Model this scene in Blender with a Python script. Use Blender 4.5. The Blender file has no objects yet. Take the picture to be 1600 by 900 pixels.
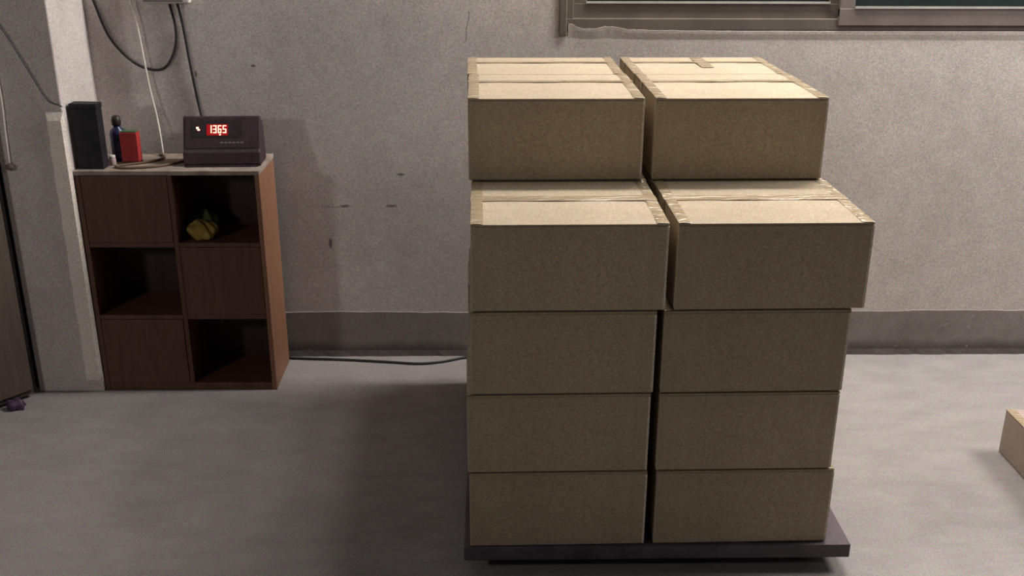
import bpy, bmesh, math, random
from mathutils import Vector, Matrix
random.seed(7)
S = bpy.context.scene
C = S.collection

# ------------------------------------------------------------------ camera
H = 1.5
PITCH, ROLL, YAW, FPX = .3651, .0036, -.0169, 1630.3
cy_, sy_ = math.cos(YAW), math.sin(YAW)
F = Vector((-sy_*math.cos(PITCH), cy_*math.cos(PITCH), -math.sin(PITCH)))
R0 = Vector((cy_, sy_, 0)); U0 = R0.cross(F)
Rv = math.cos(ROLL)*R0 + math.sin(ROLL)*U0
Uv = -math.sin(ROLL)*R0 + math.cos(ROLL)*U0
cd = bpy.data.cameras.new('camera'); cam = bpy.data.objects.new('camera', cd); C.objects.link(cam)
cd.sensor_width = 36; cd.lens = 36*FPX/1600; cd.clip_start = .05
M = Matrix((Rv, Uv, -F)).transposed().to_4x4(); M.translation = (0, 0, H)
cam.matrix_world = M
S.camera = cam

# ------------------------------------------------------------------ world, lamps, exposure
w = bpy.data.worlds.new('world'); S.world = w; w.use_nodes = True
bg = w.node_tree.nodes['Background']
bg.inputs[0].default_value = (.95, .93, 1.0, 1); bg.inputs[1].default_value = .036

def lamp(name, loc, watts, radius, col=(1, .97, .93)):
    l = bpy.data.lights.new(name, 'POINT'); l.energy = watts; l.shadow_soft_size = radius; l.color = col
    o = bpy.data.objects.new(name, l); o.location = loc; C.objects.link(o)
    return o
# fluorescent tube above the window, parallel to the back wall
TUBE_Y, TUBE_Z = 3.06, 2.62
for k in range(6):
    lamp('tube_light', (.45 + k*.24, TUBE_Y, TUBE_Z), 37, .09)
lamp('wall_fill_light', (2.9, 2.6, 2.4), 245, .5)  # added fill lamp out of view on the right, brightens the back wall
# weak lamp in the left of the room
lamp('far_room_light', (-2.2, .75, 1.5), 32, .10)

S.view_settings.view_transform = 'Standard'; S.view_settings.look = 'None'
S.view_settings.gamma = 1; S.view_settings.use_curve_mapping = False
S.view_settings.exposure = 0.0

# ------------------------------------------------------------------ helpers
def link(name, bm, m, parent=None, loc=None, smooth=False):
    me = bpy.data.meshes.new(name); bm.to_mesh(me); bm.free()
    if m: me.materials.append(m)
    if smooth:
        for p in me.polygons: p.use_smooth = True
    o = bpy.data.objects.new(name, me); C.objects.link(o)
    if parent: o.parent = parent
    if loc: o.location = loc
    return o
def box(bm, x0, x1, y0, y1, z0, z1, bev=0, seg=2):
    t = bmesh.new()
    bmesh.ops.create_cube(t, size=1)
    for v in t.verts:
        v.co = Vector((x0 + (v.co.x+.5)*(x1-x0), y0 + (v.co.y+.5)*(y1-y0), z0 + (v.co.z+.5)*(z1-z0)))
    if bev: bmesh.ops.bevel(t, geom=t.edges[:], offset=bev, segments=seg, affect='EDGES', profile=.5)
    me = bpy.data.meshes.new('t'); t.to_mesh(me); t.free(); bm.from_mesh(me); bpy.data.meshes.remove(me)
    return bm
def B(*a, **k): return box(bmesh.new(), *a, **k)
def smoothpts(pts, n=8):
    P = [Vector(p) for p in pts]; out = []
    for i in range(len(P)-1):
        p0 = P[max(i-1, 0)]; p1 = P[i]; p2 = P[i+1]; p3 = P[min(i+2, len(P)-1)]
        for k in range(n):
            t = k/n
            out.append(.5*((2*p1)+(p2-p0)*t+(2*p0-5*p1+4*p2-p3)*t*t+(3*p1-p0-3*p2+p3)*t**3))
    out.append(P[-1]); return out
def tube(pts, r, bm=None, n=8, sub=8):
    bm = bm or bmesh.new(); P = smoothpts(pts, sub); rings = []
    prev = Vector((.13, .31, .94)).normalized()
    for i, p in enumerate(P):
        d = (P[min(i+1, len(P)-1)]-P[max(i-1, 0)]).normalized()
        a = (prev - d*prev.dot(d))
        if a.length < 1e-3: a = d.orthogonal()
        a.normalize(); prev = a; b = d.cross(a)
        rings.append([bm.verts.new(p + r*(math.cos(2*math.pi*k/n)*a + math.sin(2*math.pi*k/n)*b)) for k in range(n)])
    for i in range(len(rings)-1):
        for k in range(n):
            bm.faces.new((rings[i][k], rings[i][(k+1) % n], rings[i+1][(k+1) % n], rings[i+1][k]))
    bm.faces.new(rings[0][::-1]); bm.faces.new(rings[-1])
    return bm
def lathe(prof, n=28, bm=None, off=(0, 0, 0)):
    bm = bm or bmesh.new(); off = Vector(off); rings = []
    for r, z in prof:
        rings.append([bm.verts.new(off+Vector((r*math.cos(2*math.pi*k/n), r*math.sin(2*math.pi*k/n), z))) for k in range(n)])
    for i in range(len(rings)-1):
        for k in range(n):
            bm.faces.new((rings[i][k], rings[i][(k+1) % n], rings[i+1][(k+1) % n], rings[i+1][k]))
    bm.faces.new(rings[0][::-1]); bm.faces.new(rings[-1])
    return bm
def prism_x(prof, x0, x1, bev=0):
    """prof = list of (y,z); extruded along X."""
    bm = bmesh.new()
    a = [bm.verts.new((x0, y, z)) for y, z in prof]; b = [bm.verts.new((x1, y, z)) for y, z in prof]
    bm.faces.new(a); bm.faces.new(b[::-1])
    for i in range(len(prof)):
        j = (i+1) % len(prof); bm.faces.new((a[i], b[i], b[j], a[j]))
    bmesh.ops.recalc_face_normals(bm, faces=bm.faces[:])
    if bev: bmesh.ops.bevel(bm, geom=bm.edges[:], offset=bev, segments=2, affect='EDGES', profile=.5)
    return bm
def thing(name, label, cat, loc=(0, 0, 0), rz=0, group=None):
    o = bpy.data.objects.new(name, None); C.objects.link(o); o.empty_display_size = .05
    o.location = loc; o.rotation_euler = (0, 0, rz); tag(o, label, cat, group); return o
def tag(o, label, cat, group=None):
    o['label'] = label; o['category'] = cat
    if group: o['group'] = group
    return o
def struct(name, bm, m, parent=None, **k):
    o = link(name, bm, m, parent, **k); o['kind'] = 'structure'; return o

# ------------------------------------------------------------------ materials
class NT:
    def __init__(s, name, rough=.8, spec=.3):
        s.m = bpy.data.materials.new(name); s.m.use_nodes = True; s.t = s.m.node_tree
        s.b = s.t.nodes['Principled BSDF']; s.b.inputs['Roughness'].default_value = rough
        s.b.inputs['Specular IOR Level'].default_value = spec
        s.c = s.n('ShaderNodeTexCoord').outputs['Object']
    def n(s, k, **kw):
        x = s.t.nodes.new(k)
        for a, v in kw.items(): setattr(x, a, v)
        return x
    def l(s, a, b): s.t.links.new(a, b)
    def noise(s, scale, detail=4, rough=.55, stretch=None, dist=0):
        x = s.n('ShaderNodeTexNoise'); x.inputs['Scale'].default_value = scale; x.inputs['Detail'].default_value = detail
        x.inputs['Roughness'].default_value = rough; x.inputs['Distortion'].default_value = dist
        src = s.c
        if stretch:
            mp = s.n('ShaderNodeMapping'); mp.inputs['Scale'].default_value = stretch; s.l(s.c, mp.inputs['Vector']); src = mp.outputs[0]
        s.l(src, x.inputs['Vector']); return x
    def ramp(s, fac, stops):
        r = s.n('ShaderNodeValToRGB'); e = r.color_ramp.elements
        while len(e) < len(stops): e.new(.5)
        for i, (p, c) in enumerate(stops): e[i].position = p; e[i].color = (*c, 1) if len(c) == 3 else c
        s.l(fac, r.inputs[0]); return r.outputs[0]
    def mix(s, a, b, f, mode='MIX'):
        x = s.n('ShaderNodeMix', data_type='RGBA', blend_type=mode)
        for sock, v in ((x.inputs[0], f), (x.inputs[6], a), (x.inputs[7], b)):
            if isinstance(v, (int, float)): sock.default_value = v
            elif isinstance(v, tuple): sock.default_value = (*v, 1)
            else: s.l(v, sock)
        return x.outputs[2]
    def math(s, op, a, b=0., clamp=False):
        x = s.n('ShaderNodeMath', operation=op); x.use_clamp = clamp
        for i, v in enumerate((a, b)):
            if isinstance(v, (int, float)): x.inputs[i].default_value = v
            else: s.l(v, x.inputs[i])
        return x.outputs[0]
    def color(s, c):
        if isinstance(c, tuple): s.b.inputs['Base Color'].default_value = (*c, 1)
        else: s.l(c, s.b.inputs['Base Color'])
    def bump(s, h, strength=.2, dist=.002):
        x = s.n('ShaderNodeBump'); x.inputs['Strength'].default_value = strength; x.inputs['Distance'].default_value = dist
        s.l(h, x.inputs['Height']); s.l(x.outputs[0], s.b.inputs['Normal'])

def speck(t, col, amt, scale=330):
    """fine coloured grain"""
    g = t.noise(scale, 1, .5)
    amt2 = amt; a = t.ramp(g.outputs['Fac'], [(.3, (1-amt, 1-amt, 1-amt)), (.7, (1+amt, 1+amt, 1+amt))])
    c = t.mix(col, a, 1.0, 'MULTIPLY')
    g2 = t.noise(scale*.5, 0, .5)
    c2 = t.mix(c, g2.outputs['Color'], amt*1.1, 'SOFT_LIGHT')
    return c2

# wall plaster -----------------------------------------------------
def plaster(name, lo, hi, marks=False):
    t = NT(name, .9, .15)
    big = t.noise(2.2, 5, .6); mid = t.noise(14, 5, .65, dist=.6)
    f = t.math('ADD', t.math('MULTIPLY', big.outputs['Fac'], .6), t.math('MULTIPLY', mid.outputs['Fac'], .4))
    c = t.ramp(f, [(.36, lo), (.62, hi)])
    if marks:
        sp = t.n('ShaderNodeSeparateXYZ'); t.l(t.c, sp.inputs[0]); X, Z = sp.outputs['X'], sp.outputs['Z']
        wob = t.noise(9, 3, .6)
        # trowel joint running level across the wall
        zl = t.math('ADD', Z, t.math('MULTIPLY', wob.outputs['Fac'], .012))
        d = t.math('ABSOLUTE', t.math('SUBTRACT', zl, .5365))
        line = t.math('SUBTRACT', 1., t.math('DIVIDE', d, .0035), True)
        brk = t.ramp(t.noise(5, 3, .7).outputs['Fac'], [(.45, (0, 0, 0)), (.6, (1, 1, 1))])
        rng = t.math('MULTIPLY', t.math('GREATER_THAN', X, -.62), t.math('LESS_THAN', X, .0))
        line = t.math('MULTIPLY', t.math('MULTIPLY', line, brk), rng)
        c = t.mix(c, (.055, .045, .04), t.math('MULTIPLY', line, .55))
        # small chips and a hairline crack
        for (cx, cz, rx, rz) in [(-.305, .638, .012, .0045), (-.49, .533, .016, .004), (-.34, .533, .02, .004),
                                 (-.545, .405, .006, .018), (-.75, .985, .008, .004), (-.93, .96, .004, .01)]:
            q = t.math('ADD', t.math('POWER', t.math('DIVIDE', t.math('SUBTRACT', X, cx), rx), 2.),
                       t.math('POWER', t.math('DIVIDE', t.math('SUBTRACT', t.math('ADD', Z, t.math('MULTIPLY', wob.outputs['Fac'], .004)), cz+.002), rz), 2.))
            c = t.mix(c, (.05, .035, .03), t.math('MULTIPLY', t.math('SUBTRACT', 1.4, q, True), .7))
        xl = t.math('SUBTRACT', t.math('SUBTRACT', X, t.math('MULTIPLY', wob.outputs['Fac'], .05)), t.math('MULTIPLY', t.math('SUBTRACT', Z, 1.1), .16))
        d = t.math('SUBTRACT', 1., t.math('DIVIDE', t.math('ABSOLUTE', t.math('ADD', xl, .1115)), .004), True)
        d = t.math('MULTIPLY', d, t.math('MULTIPLY', t.math('GREATER_THAN', Z, 1.06), t.math('LESS_THAN', Z, 1.15)))
        c = t.mix(c, (.06, .045, .04), t.math('MULTIPLY', d, .6))
    c = speck(t, c, .24)
    t.color(c); t.bump(mid.outputs['Fac'], .2, .003)
    return t.m
m_wall = plaster('cement_plaster', (.49, .437, .41), (.60, .54, .513), True)
m_col = plaster('column_plaster', (.46, .41, .385), (.56, .505, .48))
m_strip = plaster('pale_patch_plaster', (.72, .64, .57), (.80, .71, .64))

t = NT('dado_cement', .9, .15)
sp = t.n('ShaderNodeSeparateXYZ'); t.l(t.c, sp.inputs[0])
big = t.noise(3.5, 5, .65); edge = t.noise(6, 4, .6)
c = t.ramp(big.outputs['Fac'], [(.35, (.19, .165, .15)), (.66, (.27, .237, .22))])
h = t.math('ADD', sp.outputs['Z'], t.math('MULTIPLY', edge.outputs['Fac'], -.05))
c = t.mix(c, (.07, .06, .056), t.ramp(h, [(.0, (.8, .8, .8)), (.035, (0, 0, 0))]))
spk = t.noise(60, 2, .5); c = t.mix(c, (.4, .37, .34), t.ramp(spk.outputs['Fac'], [(.70, (0, 0, 0)), (.76, (.5, .5, .5))]))
t.color(speck(t, c, .16)); t.bump(big.outputs['Fac'], .4, .004); m_dado = t.m

t = NT('concrete_floor', .62, .3)
big = t.noise(1.6, 6, .6, dist=.8); mid = t.noise(7, 5, .6, stretch=(1, 2.2, 1)); fine = t.noise(40, 4, .6)
f = t.math('ADD', t.math('MULTIPLY', big.outputs['Fac'], .55), t.math('MULTIPLY', mid.outputs['Fac'], .45))
c = t.ramp(f, [(.36, (.245, .222, .213)), (.62, (.335, .306, .294))])
t.color(speck(t, c, .22)); t.bump(fine.outputs['Fac'], .15, .002); m_floor = t.m

def cardboard(name, lo, hi):
    t = NT(name, .78, .25)
    a = t.noise(3, 4, .6); fl = t.noise(60, 2, .5, stretch=(1, 1, .03))
    c = t.ramp(a.outputs['Fac'], [(.35, lo), (.65, hi)])
    c = t.mix(c, t.ramp(fl.outputs['Fac'], [(.3, (.97, .97, .97)), (.7, (1.03, 1.03, 1.03))]), 1., 'MULTIPLY')
    oi = t.n('ShaderNodeObjectInfo')
    v = t.ramp(oi.outputs['Random'], [(0, (.95, .95, .94)), (1, (1.05, 1.05, 1.06))])
    c = t.mix(c, v, 1., 'MULTIPLY')
    t.color(speck(t, c, .26, 420)); t.bump(fl.outputs['Fac'], .12, .001)
    return t.m
m_card = cardboard('kraft_cardboard', (.37, .298, .21), (.43, .348, .248))
m_edge = cardboard('pale_edge_highlight', (.56, .48, .38), (.66, .57, .46))  # paler card colour for the painted highlight on box edges
m_card_g = cardboard('greyish_cardboard', (.36, .285, .235), (.42, .335, .28))
t = NT('packing_tape', .13, .6)
wr = t.noise(26, 3, .6, stretch=(.35, 1.6, 1), dist=1.)
t.color(t.ramp(wr.outputs['Fac'], [(.3, (.33, .25, .155)), (.7, (.41, .32, .20))])); t.bump(wr.outputs['Fac'], 1., .010); m_tape = t.m

def flat(name, col, rough=.5, spec=.4, var=.12, scale=12, metal=0, bump=0):
    t = NT(name, rough, spec); a = t.noise(scale, 4, .6)
    t.color(t.ramp(a.outputs['Fac'], [(.35, tuple(x*(1-var) for x in col)), (.65, tuple(x*(1+var) for x in col))]))
    t.b.inputs['Metallic'].default_value = metal
    if bump: t.bump(a.outputs['Fac'], bump, .002)
    return t.m
def wood(name, lo, hi, rough=.5):
    t = NT(name, rough, .35); a = t.noise(9, 6, .65, stretch=(6, 6, .5), dist=1.2)
    t.color(speck(t, t.ramp(a.outputs['Fac'], [(.32, lo), (.68, hi)]), .12)); t.bump(a.outputs['Fac'], .1, .001); return t.m
m_wood = wood('dark_red_brown_board', (.085, .036, .022), (.13, .058, .036))
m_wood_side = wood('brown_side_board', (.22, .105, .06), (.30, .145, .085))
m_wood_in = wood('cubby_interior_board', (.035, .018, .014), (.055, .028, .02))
m_top = flat('dusty_board_top', (.30, .24, .20), .8, .2, .25, 18)
m_door = wood('old_brown_door', (.075, .055, .042), (.11, .08, .062), .7)
m_plat = flat('dark_painted_steel', (.095, .073, .085), .55, .4, .3, 10)
m_alu = flat('bronze_aluminium', (.135, .112, .095), .45, .5, .12, 8)
m_alu_l = flat('lighter_bronze_aluminium', (.19, .155, .14), .45, .5, .12, 8)
m_bead = flat('pale_glazing_bead', (.45, .42, .38), .5, .4, .1, 20)
m_black = flat('black_matte_card', (.012, .011, .014), .6, .3, .4, 25)
m_cable = flat('black_rubber', (.018, .015, .018), .5, .4, .2)
m_cable_b = flat('brown_sheathed_cable', (.16, .10, .07), .6, .3, .2)
m_white = flat('white_cord', (.62, .58, .52), .6, .3, .08)
m_pvc = flat('white_plastic', (.6, .57, .52), .4, .4, .05)
m_case = flat('maroon_black_plastic', (.040, .022, .028), .5, .4, .25, 30)
m_case2 = flat('black_plastic', (.026, .015, .019), .5, .4, .25, 30)
m_keys = flat('grey_key_legend', (.16, .14, .14), .5, .3)
m_navy = flat('navy_plastic', (.018, .022, .075), .35, .5, .2)
m_cap = flat('dark_cap', (.03, .02, .018), .5, .4, .2)
m_red = flat('red_printed_carton', (.36, .03, .03), .5, .3, .12, 30)
m_redd = flat('dark_red_trim', (.07, .012, .014), .5, .3, .12, 30)
m_yel = flat('yellow_cloth', (.30, .20, .05), .9, .1, .25, 25, bump=.5)
m_foot = flat('black_foot_rubber', (.012, .012, .012), .8, .2)
m_olive = flat('olive_cloth', (.10, .11, .05), .9, .1, .25, 25)
m_purple = flat('purple_plastic_bag', (.07, .04, .08), .5, .4, .25, 25)

def emit(name, col, s):
    t = NT(name, .4); t.b.inputs['Base Color'].default_value = (.02, .0, .0, 1)
    t.b.inputs['Emission Color'].default_value = (*col, 1); t.b.inputs['Emission Strength'].default_value = s; return t.m
m_digit = emit('red_led_segment', (1, .33, .22), 4.0)
m_glow = emit('red_digit_halo', (1, .015, .025), .32)  # dim emission stands in for the red halo around the digits

t = NT('night_window_glass', .05, .5); t.color((.5, .62, .6)); t.b.inputs['Transmission Weight'].default_value = .85
t.b.inputs['IOR'].default_value = 1.02
t.color(t.ramp(t.noise(3).outputs['Fac'], [(.3, (.12, .16, .15)), (.7, (.16, .2, .2))])); m_glass = t.m

# ------------------------------------------------------------------ setting
D = 3.283                                   # plane of the back wall
struct('floor', B(-2.6, 3.4, -.6, D+.2, -.1, 0), m_floor)
WX0, WX1, WZ0, WZ1 = .212, 2.62, 1.094, 2.2
bm = bmesh.new()
box(bm, -2.6, WX0, D, D+.2, 0, 2.9); box(bm, WX1, 3.4, D, D+.2, 0, 2.9)
box(bm, WX0, WX1, D, D+.2, 0, WZ0); box(bm, WX0, WX1, D, D+.2, WZ1, 2.9)
struct('wall_back', bm, m_wall)
# cement dado: slightly proud, wavy upper and lower edges
bm = bmesh.new(); N = 160; rows = []
for i in range(N+1):
    x = -1.25 + (3.4+1.25)*i/N
    zt = .1615 + .0016*math.sin(x*9) + random.uniform(-.0012, .0012)
    rows.append([bm.verts.new((x, D+.001, zt)), bm.verts.new((x, D-.005, zt-.002)),
                 bm.verts.new((x, D-.008, .02)), bm.verts.new((x, D-.013+random.uniform(-.003, .002), .0))])
for i in range(N):
    for k in range(3): bm.faces.new((rows[i][k], rows[i][k+1], rows[i+1][k+1], rows[i+1][k]))
bmesh.ops.recalc_face_normals(bm, faces=bm.faces[:])
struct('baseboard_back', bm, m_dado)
# column in the left corner, its lighter plaster corner strip
CX0, CX1, CY = -1.452, -1.247, 3.010
struct('wall_column', B(CX0, CX1, CY, D+.05, 0, 2.9, bev=.004), m_col)
bm = bmesh.new(); n = 30; pr = []
for i in range(n+1):
    z = .035 + (.90-.035)*i/n; wv = random.uniform(-.002, .002); fl = 0 if i in (0, n) else 1
    pr.append([bm.verts.new((x, y, z)) for x, y in ((CX1-.052+wv, CY+.002), (CX1-.047+wv, CY+.0015-.0085*fl), (CX1-.006, CY+.0015-.0095*fl), (CX1+.002, CY+.002))])
for i in range(n):
    for k in range(3): bm.faces.new((pr[i][k], pr[i][k+1], pr[i+1][k+1], pr[i+1][k]))
bm.faces.new(pr[0][::-1]); bm.faces.new(pr[-1]); bmesh.ops.recalc_face_normals(bm, faces=bm.faces[:])
struct('trim_1', bm, m_strip)
# brown plank door left of the column, swung a little towards the room
dr = struct('door_1', B(-.9, 0, -.036, 0, .012, 2.05, bev=.003), m_door)
dr.location = (-1.482, CY-.012, 0); dr.rotation_euler.z = math.radians(52)
for k in range(5):
    o = struct('door_plank', B(-.9+k*.18+.004, -.9+(k+1)*.18-.004, -.046, -.037, .03, 2.03, bev=.003), m_door, dr)
struct('trim_2', B(-1.476, CX0-.004, CY+.03, CY+.06, 0, 2.1, bev=.002), flat('black_door_gap', (.012, .01, .012), .8, .1))

# window: outer frame, two sliding sashes, panes
def frame_mesh(x0, x1, z0, z1, y0, y1, bt, bs, btop=None):
    bm = bmesh.new(); btop = btop or bt
    box(bm, x0, x1, y0, y1, z0, z0+bt, bev=.002); box(bm, x0, x1, y0, y1, z1-btop, z1, bev=.002)
    box(bm, x0, x0+bs, y0+.001, y1-.001, z0+bt*.5, z1-btop*.5, bev=.002); box(bm, x1-bs, x1, y0+.001, y1-.001, z0+bt*.5, z1-btop*.5, bev=.002)
    return bm
win = struct('window_1', frame_mesh(WX0+.003, WX1-.003, WZ0+.002, WZ1-.002, D-.002, D+.10, .034, .026), m_alu)
s1 = struct('window_sash', frame_mesh(.236, 1.075, 1.127, WZ1-.03, D+.012, D+.036, .047, .046), m_alu, win)
struct('window_pane', B(.280, 1.03, D+.020, D+.025, 1.172, WZ1-.07), m_glass, s1)
struct('glazing_bead', B(.280, 1.031, D+.007, D+.012, 1.174, 1.180), m_bead, s1)
s2 = struct('window_sash', frame_mesh(1.058, 1.90, 1.110, WZ1-.03, D-.007, D+.011, .052, .046), m_alu_l, win)
struct('window_pane', B(1.103, 1.855, D+.001, D+.005, 1.16, WZ1-.07), m_glass, s2)
struct('glazing_bead', B(1.104, 1.855, D-.011, D-.0075, 1.163, 1.1685), m_bead, s2)
s3 = struct('window_sash', frame_mesh(1.88, WX1-.03, 1.127, WZ1-.03, D+.012, D+.036, .047, .046), m_alu, win)
struct('window_pane', B(1.92, WX1-.07, D+.020, D+.025, 1.172, WZ1-.07), m_glass, s3)
# left jamb casing that runs a little below the sill
struct('trim_3', B(.197, .221, D-.006, D+.01, 1.078, WZ1+.02, bev=.003), m_alu)
# ragged plaster lip under the frame
bm = bmesh.new(); N = 220; rr = []
prof = [(.225, .020), (.235, .022), (.25, .013), (.27, .007), (.31, .007), (.335, .014), (.37, .012), (.41, .004), (.47, .003), (.6, .001), (1., -.001), (2.62, -.003)]
def pz(x):
    for (a, za), (b, zb) in zip(prof, prof[1:]):
        if a <= x <= b: return za + (zb-za)*(x-a)/(b-a)
    return prof[0][1]
for i in range(N+1):
    x = .225 + (2.62-.225)*(i/N)**1.4
    zt = WZ0 + pz(x) + random.uniform(-.0012, .0012)
    rr.append([bm.verts.new((x, D+.004, zt)), bm.verts.new((x, D-.0035, zt-.001)), bm.verts.new((x, D-.0028, zt-.010)), bm.verts.new((x, D+.001, WZ0-.034))])
for i in range(N):
    for k in range(3): bm.faces.new((rr[i][k], rr[i][k+1], rr[i+1][k+1], rr[i+1][k]))
bmesh.ops.recalc_face_normals(bm, faces=bm.faces[:])
struct('trim_4', bm, m_wall)

# ------------------------------------------------------------------ weighing platform
pf = thing('platform_scale', 'low dark steel platform scale on the floor carrying the whole box stack', 'scale', (.375, 2.55, 0), .004)
PT = .073
PX, PY0, PY1 = .452, -.502, .50
link('platform_top', B(-PX, PX, PY0, PY1, PT-.036, PT, bev=.003), m_plat, pf)
bm = bmesh.new()
box(bm, -PX+.06, PX-.06, PY0+.05, PY0+.10, .022, PT-.035); box(bm, -PX+.06, PX-.06, PY1-.10, PY1-.05, .022, PT-.035)
box(bm, -PX+.06, -PX+.11, PY0+.099, PY1-.099, .022, PT-.035); box(bm, PX-.11, PX-.06, PY0+.099, PY1-.099, .022, PT-.035)
link('under_frame', bm, m_plat, pf)
for sx in (-1, 1):
    for sy in (-1, 1):
        link('foot', lathe([(.026, 0), (.028, .006), (.024, .012), (.010, .014), (.010, .023)], off=(sx*(PX-.085), sy*.42, 0)), m_foot, pf)

# ------------------------------------------------------------------ cardboard boxes
BW, BD, BH = .402, .334, .1945
def make_box(name, label, w=BW, d=BD, h=BH, bulge=.001, seam=.022, tw=.020):
    t = thing(name, label, 'box')
    bm = bmesh.new(); nx, ny, nz = 10, 8, 6
    bmesh.ops.create_cube(bm, size=1)
    bmesh.ops.subdivide_edges(bm, edges=bm.edges[:], cuts=7, use_grid_fill=True)
    for v in bm.verts:
        x, y, z = v.co*2
        bx = (1-x*x); by = (1-y*y); bz = (1-z*z)
        X = x*w/2; Y = y*d/2; Z = (z+1)/2*(h-.006)
        if abs(x) > .999: X += math.copysign(bulge*by*bz, x)
        if abs(y) > .999: Y += math.copysign(bulge*bx*bz, y)
        if z > .999: Z -= .0006*bx*by
        v.co = (X, Y, Z+.001)
    ed = [e for e in bm.edges if len(e.link_faces) == 2 and e.calc_face_angle(0) > .8]
    bmesh.ops.bevel(bm, geom=ed, offset=.0028, segments=2, affect='EDGES', profile=.5)
    link('box_body', bm, m_card, t)
    link('edge_highlight', B(w/2-.0045, w/2+.0002, -d/2-.0008, -d/2+.003, .003, h-.007, bev=.0006), m_edge, t)  # pale strip paints in the bright highlight along the front right edge
    # two top flaps meeting on the long centre seam
    for s in (-1, 1):
        f = bmesh.new(); n = 12; g = []
        for i in range(n+1):
            x = -w/2 + w*i/n; row = []
            for j in range(5):
                y = seam + s*(.0012 + (d/2-.0012-s*seam)*j/4)
                z = h - .0045 + .0006*math.sin(i*1.1+s) * (1-j/4) + .0012*math.sin(math.pi*j/4)
                row.append((x, y, z))
            g.append(row)
        top = [[f.verts.new((x, y, z+.0032)) for x, y, z in r] for r in g]
        bot = [[f.verts.new((x, y, z)) for x, y, z in r] for r in g]
        for i in range(n):
            for j in range(4):
                f.faces.new((top[i][j], top[i+1][j], top[i+1][j+1], top[i][j+1])); f.faces.new((bot[i][j], bot[i][j+1], bot[i+1][j+1], bot[i+1][j]))
        for i in range(n):
            for j in (0, 4): f.faces.new((top[i][j], bot[i][j], bot[i+1][j], top[i+1][j]))
        for j in range(4):
            for i in (0, n): f.faces.new((top[i][j], top[i][j+1], bot[i][j+1], bot[i][j]))
        bmesh.ops.recalc_face_normals(f, faces=f.faces[:])
        link('top_flap', f, m_card, t)
    # tape: centre seam (runs down both ends) and the two end edges
    def strip(path, half, axis, n=26):
        f = bmesh.new(); P = []
        for i in range(len(path)-1):
            a = Vector(path[i]); b = Vector(path[i+1]); k = max(1, int((b-a).length/.012))
            for q in range(k): P.append(a.lerp(b, q/k))
        P.append(Vector(path[-1])); av = Vector(axis); L = []
        for p in P:
            r = random.uniform(-.0006, .0006)
            nz = Vector((0, 0, 1)) if abs(p.x) < w/2 - .001 else Vector((math.copysign(1, p.x), 0, 0))
            row = [p - av*half, p - av*half*.3 + nz*(.0004+abs(r)), p + av*half*.4 + nz*abs(r)*1.5, p + av*half]
            L.append([f.verts.new(q) for q in row] )
        for i in range(len(L)-1):
            for k in range(3): f.faces.new((L[i][k], L[i+1][k], L[i+1][k+1], L[i][k+1]))
        bmesh.ops.recalc_face_normals(f, faces=f.faces[:])
        o = link('tape', f, m_tape, t)
        return o
    e = w/2+.0012; zt = h + .0008
    strip([(-e, seam, h-.06), (-e, seam, zt), (e, seam, zt), (e, seam, h-.06)], tw, (0, 1, 0))
    for s in (-1, 1):
        strip([(s*(w/2-.0125), -d/2+.001, zt-.0008), (s*(w/2-.0125), d/2-.001, zt-.0008)], .0125, (1, 0, 0))
    return t
def copy_box(src, label, loc, rz, sc, group):
    r = src.copy(); C.objects.link(r); r.location = loc; r.rotation_euler = (0, 0, rz); r.scale = sc
    r['label'] = label
    if group: r['group'] = group
    for ch in list(src.children):
        c = ch.copy(); C.objects.link(c); c.parent = r
    return r
proto = make_box('cardboard_box', 'x')
proto5 = make_box('cardboard_box', 'y', seam=.058, tw=.013)
used5 = False
BR = .0157
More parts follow.
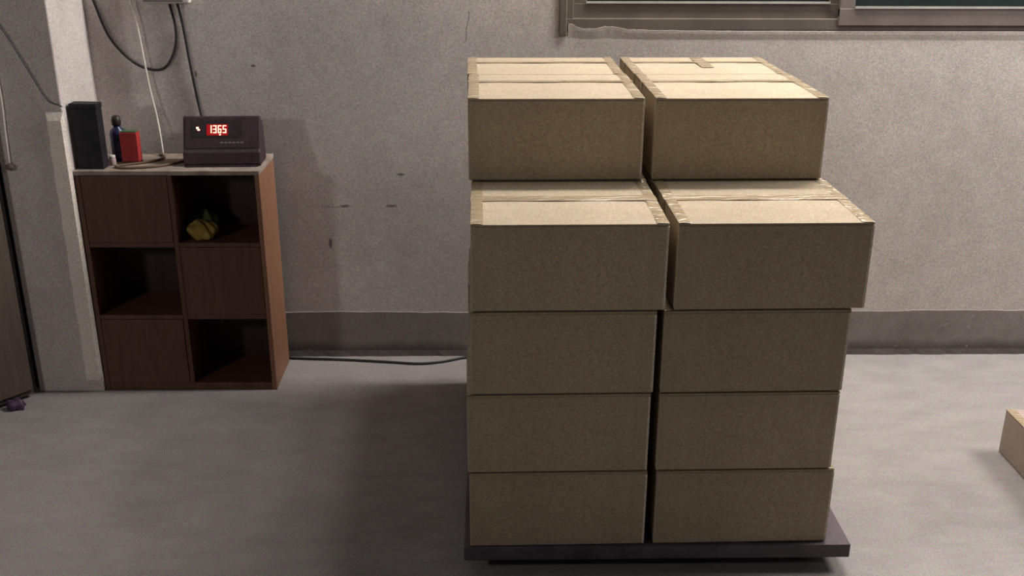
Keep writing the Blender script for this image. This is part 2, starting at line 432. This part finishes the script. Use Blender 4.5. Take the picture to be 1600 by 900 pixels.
# left/right x of each front box, per layer (front plane), as measured
XR = {1: ((-.060, .344), (.366, .772)), 2: ((-.064, .341), (.362, .762)), 3: ((-.054, .345), (.361, .764)),
      4: ((-.051, .361), (.380, .790)), 5: ((-.057, .351), (.376, .779))}
Y0 = 2.050
row_word = {1: 'front', 2: 'middle', 3: 'rear'}
lay_word = {1: 'bottom layer resting on the dark platform', 2: 'second layer up', 3: 'third layer up', 4: 'fourth layer up', 5: 'top layer'}
used = False
for L in range(1, 6):
    for ci in (0, 1):
        side = ('left', 'right')[ci]
        for row in (1, 2, 3):
            if L == 5 and row == 1: continue
            x0, x1 = XR[L][ci]
            jr = random.uniform(-.003, .003)
            jx = 0 if (row == 1 or L == 5) else random.uniform(-.004, .004)
            if L == 5 and row == 3: jx = (-.004, -.003)[ci]; jr = .003
            if L == 4 and row == 1: jr = (-.002, .0)[ci]
            cx = (x0+x1)/2 + jx - math.sin(BR)*(row-.5)*(BD+.002)
            yy = Y0 + (cx+.05)*math.tan(BR) + BD/2 + (row-1)*(BD+.004)
            z = PT + .0005 + (L-1)*(BH+.0015)
            sc = ((x1-x0)/BW, 1, 1)
            if L == 5 and row == 3: sc = (sc[0], .86, 1); yy -= BD*.07
            if L == 5 and row == 2: lab = f'brown cardboard box in the top layer, {side} column, nearer row with its plain front showing'
            elif L == 5: lab = f'brown cardboard box at the rear of the top layer, {side} column, nearest the wall'
            elif row == 1 and L == 4: lab = f'cardboard box in the fourth layer, front {side}, with its taped lid exposed'
            elif row == 1 and L == 1: lab = f'cardboard box at the very bottom, front {side}, resting on the dark platform'
            elif row == 1: lab = f'cardboard box in the {("second","third")[L-2]} layer from the bottom, front of the {side} column'
            else: lab = f'cardboard box in the {row_word[row]} row, {side} column, {lay_word[L]}'.replace('resting on the dark platform', 'on the platform')
            if L == 5 and row == 3 and ci == 1: lab = 'cardboard box at the rear right of the top layer, with a short cross tape'
            grp = 'brown cardboard boxes stacked on the platform scale'
            if L == 5 and not used5:
                o = proto5; o.location = (cx, yy, z); o.rotation_euler = (0, 0, BR+jr); o.scale = sc; o['label'] = lab; o['group'] = grp; used5 = True
            elif L == 5:
                o = copy_box(proto5, lab, (cx, yy, z), BR+jr, sc, grp)
            elif not used:
                o = proto; o.location = (cx, yy, z); o.rotation_euler = (0, 0, BR+jr); o.scale = sc; o['label'] = lab; o['group'] = grp; used = True
            else:
                o = copy_box(proto, lab, (cx, yy, z), BR+jr, sc, grp)
            if L == 5 and row == 3 and ci == 1:
                f = bmesh.new(); n = 10
                vs = [[f.verts.new((x, -.06+ .20*i/n, BH+.0016+.0005*math.sin(i*2.1))) for x in (-.005, .012, .029)] for i in range(n+1)]
                for i in range(n):
                    for k in range(2): f.faces.new((vs[i][k], vs[i][k+1], vs[i+1][k+1], vs[i+1][k]))
                link('tape', f, m_tape, o)
# separate lower box at the right edge
o = make_box('cardboard_box', 'small low cardboard box alone on the floor at the right edge of the picture', .42, .5, .134)
o.location = (1.440+.21, 2.606-.25, 0); o.rotation_euler = (0, 0, .0)

for ch in o.children:
    if ch.name.startswith(('box_body', 'top_flap')): ch.data.materials[0] = m_card_g

# ------------------------------------------------------------------ cubby cabinet
KX0, KX1, KY0, KY1, KH = -1.243, -.700, 3.016, 3.232, .720
kb = thing('cubby_cabinet', 'low reddish-brown wooden cabinet of three doors and three open cubbies against the wall', 'cabinet', (0, 0, 0))
T = .014; XM = -.966; R1, R2 = .488, .252
link('side_panel', B(KX0, KX0+T, KY0, KY1, 0, KH-T, bev=.001), m_wood, kb)
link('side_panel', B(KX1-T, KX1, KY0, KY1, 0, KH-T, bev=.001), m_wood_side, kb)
link('top_panel', B(KX0-.001, KX1+.001, KY0-.003, KY1, KH-T+.0005, KH, bev=.0015), m_top, kb)
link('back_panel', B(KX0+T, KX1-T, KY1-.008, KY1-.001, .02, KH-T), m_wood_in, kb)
link('base_panel', B(KX0+T, KX1-T, KY0+.002, KY1-.009, .0, .026, bev=.001), m_wood, kb)
link('divider', B(XM-T/2, XM+T/2, KY0+.001, KY1-.009, .027, KH-T, bev=.001), m_wood, kb)
for (xa, xb) in ((KX0+T, XM-T/2), (XM+T/2, KX1-T)):
    for z in (R1, R2):
        link('shelf', B(xa+.0005, xb-.0005, KY0+.001, KY1-.009, z-T/2, z+T/2, bev=.001), m_wood, kb)
for (xa, xb, za, zb) in ((KX0+T, XM-T/2, R1+T/2, KH-T), (XM+T/2, KX1-T, R2+T/2, R1-T/2), (KX0+T, XM-T/2, .026, R2-T/2)):
    link('cabinet_door', B(xa+.0015, xb-.0015, KY0-.001, KY0+.013, za+.0015, zb-.0015, bev=.0015), m_wood, kb)

# yellow rag in the upper right cubby
bm = bmesh.new(); bmesh.ops.create_icosphere(bm, subdivisions=4, radius=1)
for v in bm.verts:
    p = v.co.copy(); k = 1 + .16*math.sin(5*p.x+2*p.y)*math.cos(4*p.z+p.x*2) + .08*math.sin(11*p.y+7*p.x)
    v.co = Vector((p.x*.042*k, p.y*.034*k, max(p.z, -.55)*.034*k))
zmin = min(v.co.z for v in bm.verts)
for v in bm.verts: v.co.z -= zmin
tag(link('yellow_cloth', bm, m_yel, None, (-.897, 3.062, R1+T/2+.0005), True), 'crumpled yellow cloth lying in the open upper right cubby', 'cloth')
bm = bmesh.new(); bmesh.ops.create_icosphere(bm, subdivisions=3, radius=1)
for v in bm.verts:
    p = v.co; k = 1 + .15*math.sin(6*p.x+3*p.y+2*p.z); v.co = Vector((p.x*.04*k, p.y*.028*k, max(p.z, -.5)*.045*k))
zmin = min(v.co.z for v in bm.verts)
for v in bm.verts: v.co.z -= zmin
tag(link('olive_cloth', bm, m_olive, None, (-.905, 3.135, R1+T/2+.0005), True), 'dull olive cloth behind the yellow cloth in the upper right cubby', 'cloth')

# ------------------------------------------------------------------ things on the cabinet
tb = thing('black_carton', 'tall narrow black carton standing at the left end of the cabinet top', 'box', (-1.188, 3.068, KH+.0005), math.radians(-4))
link('carton_body', B(-.0475, .0315, -.033, .005, 0, .178, bev=.002), m_black, tb)
link('carton_lid', B(-.049, .033, -.0345, .0065, .1785, .194, bev=.002), m_black, tb)
bt = thing('plastic_bottle', 'small navy plastic bottle with dark cap behind the red carton', 'bottle', (-1.146, 3.145, KH+.0005))
link('bottle_body', lathe([(.022, 0), (.024, .004), (.024, .082), (.021, .094), (.011, .102), (.010, .108)]), m_navy, bt, None, True)
link('bottle_cap', lathe([(.0095, .1085), (.0135, .109), (.014, .124), (.011, .136), (.006, .138)]), m_cap, bt, None, True)
rc = thing('red_carton', 'small red carton standing beside the navy bottle on the cabinet', 'box', (-1.098, 3.112, KH+.0005), math.radians(-3))
link('carton_body', B(-.026, .026, -.018, .010, .008, .096, bev=.0015), m_red, rc)
link('carton_base', B(-.0265, .0265, -.0185, .0105, 0, .0078, bev=.001), m_redd, rc)
link('carton_flap', B(-.024, .024, -.016, .008, .0963, .099, bev=.001), flat('dull_green_flap', (.05, .12, .05), .6), rc)
vj = thing('small_jar', 'tiny pale jar between the black carton and the navy bottle', 'jar', (-1.150, 3.085, KH+.0005))
link('jar_body', lathe([(.009, 0), (.010, .003), (.010, .018), (.008, .022)]), flat('pale_pink_plastic', (.40, .28, .28), .5), vj, None, True)
link('lid', lathe([(.0088, .0222), (.0092, .023), (.0092, .029), (.008, .030)]), m_pvc, vj, None, True)

# scale indicator
ind = thing('scale_indicator', 'dark weighing scale indicator with glowing red digits on the cabinet top', 'display', (-.8185, 3.070, KH+.0005), math.radians(2))
HW = .114
link('housing', prism_x([(.0, .0), (-.004, .006), (.0, .042), (.010, .048), (.046, .139), (.056, .141), (.09, .11), (.098, 0)], -HW, HW, bev=.003), m_case, ind)
link('base_bracket', B(-HW+.006, HW-.006, -.012, .11, 0, .004, bev=.001), m_case2, ind)
# front panel frame: origin at lower edge, leaning back
pa = Vector((0, .010, .048)); pb = Vector((0, .046, .139)); up = (pb-pa).normalized(); nrm = Vector((0, -up.z, up.y))
def on_panel(u, v, lift): return pa + Vector((u, 0, 0)) + up*v + nrm*lift
def slab(u0, u1, v0, v1, l0, l1, bm=None):
    bm = bm or bmesh.new()
    vs = [bm.verts.new(on_panel(u, v, l)) for l in (l0, l1) for u, v in ((u0, v0), (u1, v0), (u1, v1), (u0, v1))]
    for f in ((3, 2, 1, 0), (4, 5, 6, 7), (0, 1, 5, 4), (1, 2, 6, 5), (2, 3, 7, 6), (3, 0, 4, 7)): bm.faces.new([vs[i] for i in f])
    bmesh.ops.recalc_face_normals(bm, faces=bm.faces[:]); return bm
link('front_panel', slab(-HW+.008, HW-.008, .005, .092, -.001, .0016), m_case, ind)
link('display_window', slab(-.088, .060, .036, .086, .0018, .0026), m_case2, ind)
DU0, DV0 = -.0385, .0475
link('digit_halo', slab(DU0-.005, DU0+.058, DV0-.005, DV0+.028, .0028, .0034), m_glow, ind)  # glowing panel added as the halo behind the digits
SEG = {'1': 'bc', '3': 'abgcd', '6': 'afgedc', '5': 'afgcd'}
bm = bmesh.new(); sw, sh, th = .0105, .0235, .0030
for i, chd in enumerate('1365'):
    u = DU0 + i*.0143; v = DV0 + .0015
    R_ = {'a': (u, u+sw, v+sh-th, v+sh), 'g': (u, u+sw, v+sh/2-th/2, v+sh/2+th/2), 'd': (u, u+sw, v, v+th),
          'b': (u+sw-th, u+sw, v+sh/2, v+sh), 'c': (u+sw-th, u+sw, v, v+sh/2), 'f': (u, u+th, v+sh/2, v+sh), 'e': (u, u+th, v, v+sh/2)}
    for s in SEG[chd]: slab(*R_[s], .0036, .0042, bm)
slab(DU0+2*.0143+.004, DU0+2*.0143+.0085, DV0-.005, DV0-.001, .0036, .0042, bm)
link('led_digits', bm, m_digit, ind)
bm = bmesh.new()
slab(-.074, -.067, .062, .068, .0028, .0036, bm); slab(-.0705, -.0635, .057, .062, .0028, .0036, bm)
link('led_lamp', bm, m_digit, ind)
bm = bmesh.new()
for i in range(6): slab(-.004+i*.012, .005+i*.012, .018, .023, .0018, .0024, bm)
link('key_legend', bm, m_keys, ind)

# brown cable looped over the cabinet top
tag(link('brown_cable', tube([(-1.045, 3.205, KH+.004), (-1.02, 3.165, KH+.004), (-1.05, 3.11, KH+.004), (-1.13, 3.06, KH+.004), (-1.10, 3.036, KH+.004), (-1.02, 3.05, KH+.004), (-.97, 3.09, KH+.004), (-.945, 3.13, KH+.004)], .0038), m_cable_b, None, None, True),
    'brown cable lying in a loose loop across the cabinet top', 'cable')

# ------------------------------------------------------------------ wires on the wall
sk = thing('wall_socket', 'white wall socket box at the top edge above the cabinet', 'socket', (-.987, D, 1.176))
link('socket_box', B(-.067, .067, -.03, -.001, 0, .09, bev=.003), m_pvc, sk)
link('socket_base', B(-.07, .05, -.034, -.0305, .004, .086, bev=.001), flat('grey_socket_face', (.16, .14, .14), .5), sk)
y = D-.008
tag(link('black_cable', tube([(-1.235, y, 1.29), (-1.213, y, 1.182), (-1.18, y, 1.075), (-1.125, y, 1.005), (-1.069, y, .976), (-1.02, y, .982), (-.985, y, 1.035), (-.975, y, 1.10), (-.985, y-.002, 1.172)], .0042), m_cable, None, None, True),
    'thin black cable hanging in a deep loop on the wall', 'cable')
tag(link('indicator_cable', tube([(-.958, D-.02, 1.173), (-.952, y, 1.11), (-.940, y, .97), (-.925, y, .84), (-.905, D-.03, .80), (-.895, D-.085, .79), (-.89, 3.165, .79)], .0042), m_cable, None, None, True),
    'black cable running down the wall into the indicator', 'cable')
y = D-.022
tag(link('hanging_string', tube([(-1.106, y, 1.29), (-1.097, y, 1.182), (-1.085, y, 1.10), (-1.070, y-.005, .93), (-1.052, D-.04, .82), (-1.036, D-.075, KH+.004)], .0030), m_white, None, None, True),
    'thin white string hanging down the wall onto the cabinet', 'string')
y = CY-.006
tag(link('thin_wire', tube([(-1.40, y, 1.17), (-1.365, y, 1.105), (-1.325, y, 1.02), (-1.285, y, .935), (-1.255, y, .918), (CX1+.004, y, .912)], .0016), m_cable, None, None, True),
    'very thin dark wire sagging across the column face', 'wire')
sc_ = thing('white_string', 'white string with a knotted end hanging at the far left of the column', 'string', (0, 0, 0))
link('string', tube([(-1.42, y, 1.2), (-1.413, y, .96), (-1.418, y, .84), (-1.421, y, .745)], .0034), m_white, sc_, None, True)
bm = bmesh.new(); bmesh.ops.create_icosphere(bm, subdivisions=2, radius=.011)
for v in bm.verts: v.co = Vector((v.co.x*1.3, v.co.y*.6, v.co.z)) + Vector((-1.42, y-.002, .735))
link('knot', bm, flat('dirty_knot', (.14, .10, .08), .8), sc_, None, True)
# cable on the floor between cabinet and platform
tag(link('floor_cable', tube([(-.72, 3.252, .0045), (-.66, 3.245, .0045), (-.5, 3.232, .0045), (-.35, 3.212, .0045), (-.26, 3.20, .0045), (-.18, 3.215, .0045), (-.10, 3.25, .0045), (-.02, 3.258, .0045), (.06, 3.2, .0045), (.1, 3.06, .0045)], .0042), m_cable, None, None, True),
    'black cable lying on the floor along the foot of the wall', 'cable')
# scrap by the door
bm = bmesh.new(); bmesh.ops.create_icosphere(bm, subdivisions=3, radius=1)
for v in bm.verts:
    p = v.co; k = 1 + .2*math.sin(5*p.x+4*p.y)+.1*math.cos(9*p.z+p.y*3); v.co = Vector((p.x*.028*k, p.y*.02*k, max(p.z, -.4)*.022*k))
zmin = min(v.co.z for v in bm.verts)
for v in bm.verts: v.co.z -= zmin
tag(link('crumpled_bag', bm, m_purple, None, (-1.475, 2.895, .0005), True), 'small crumpled purplish scrap on the floor in front of the door', 'bag')
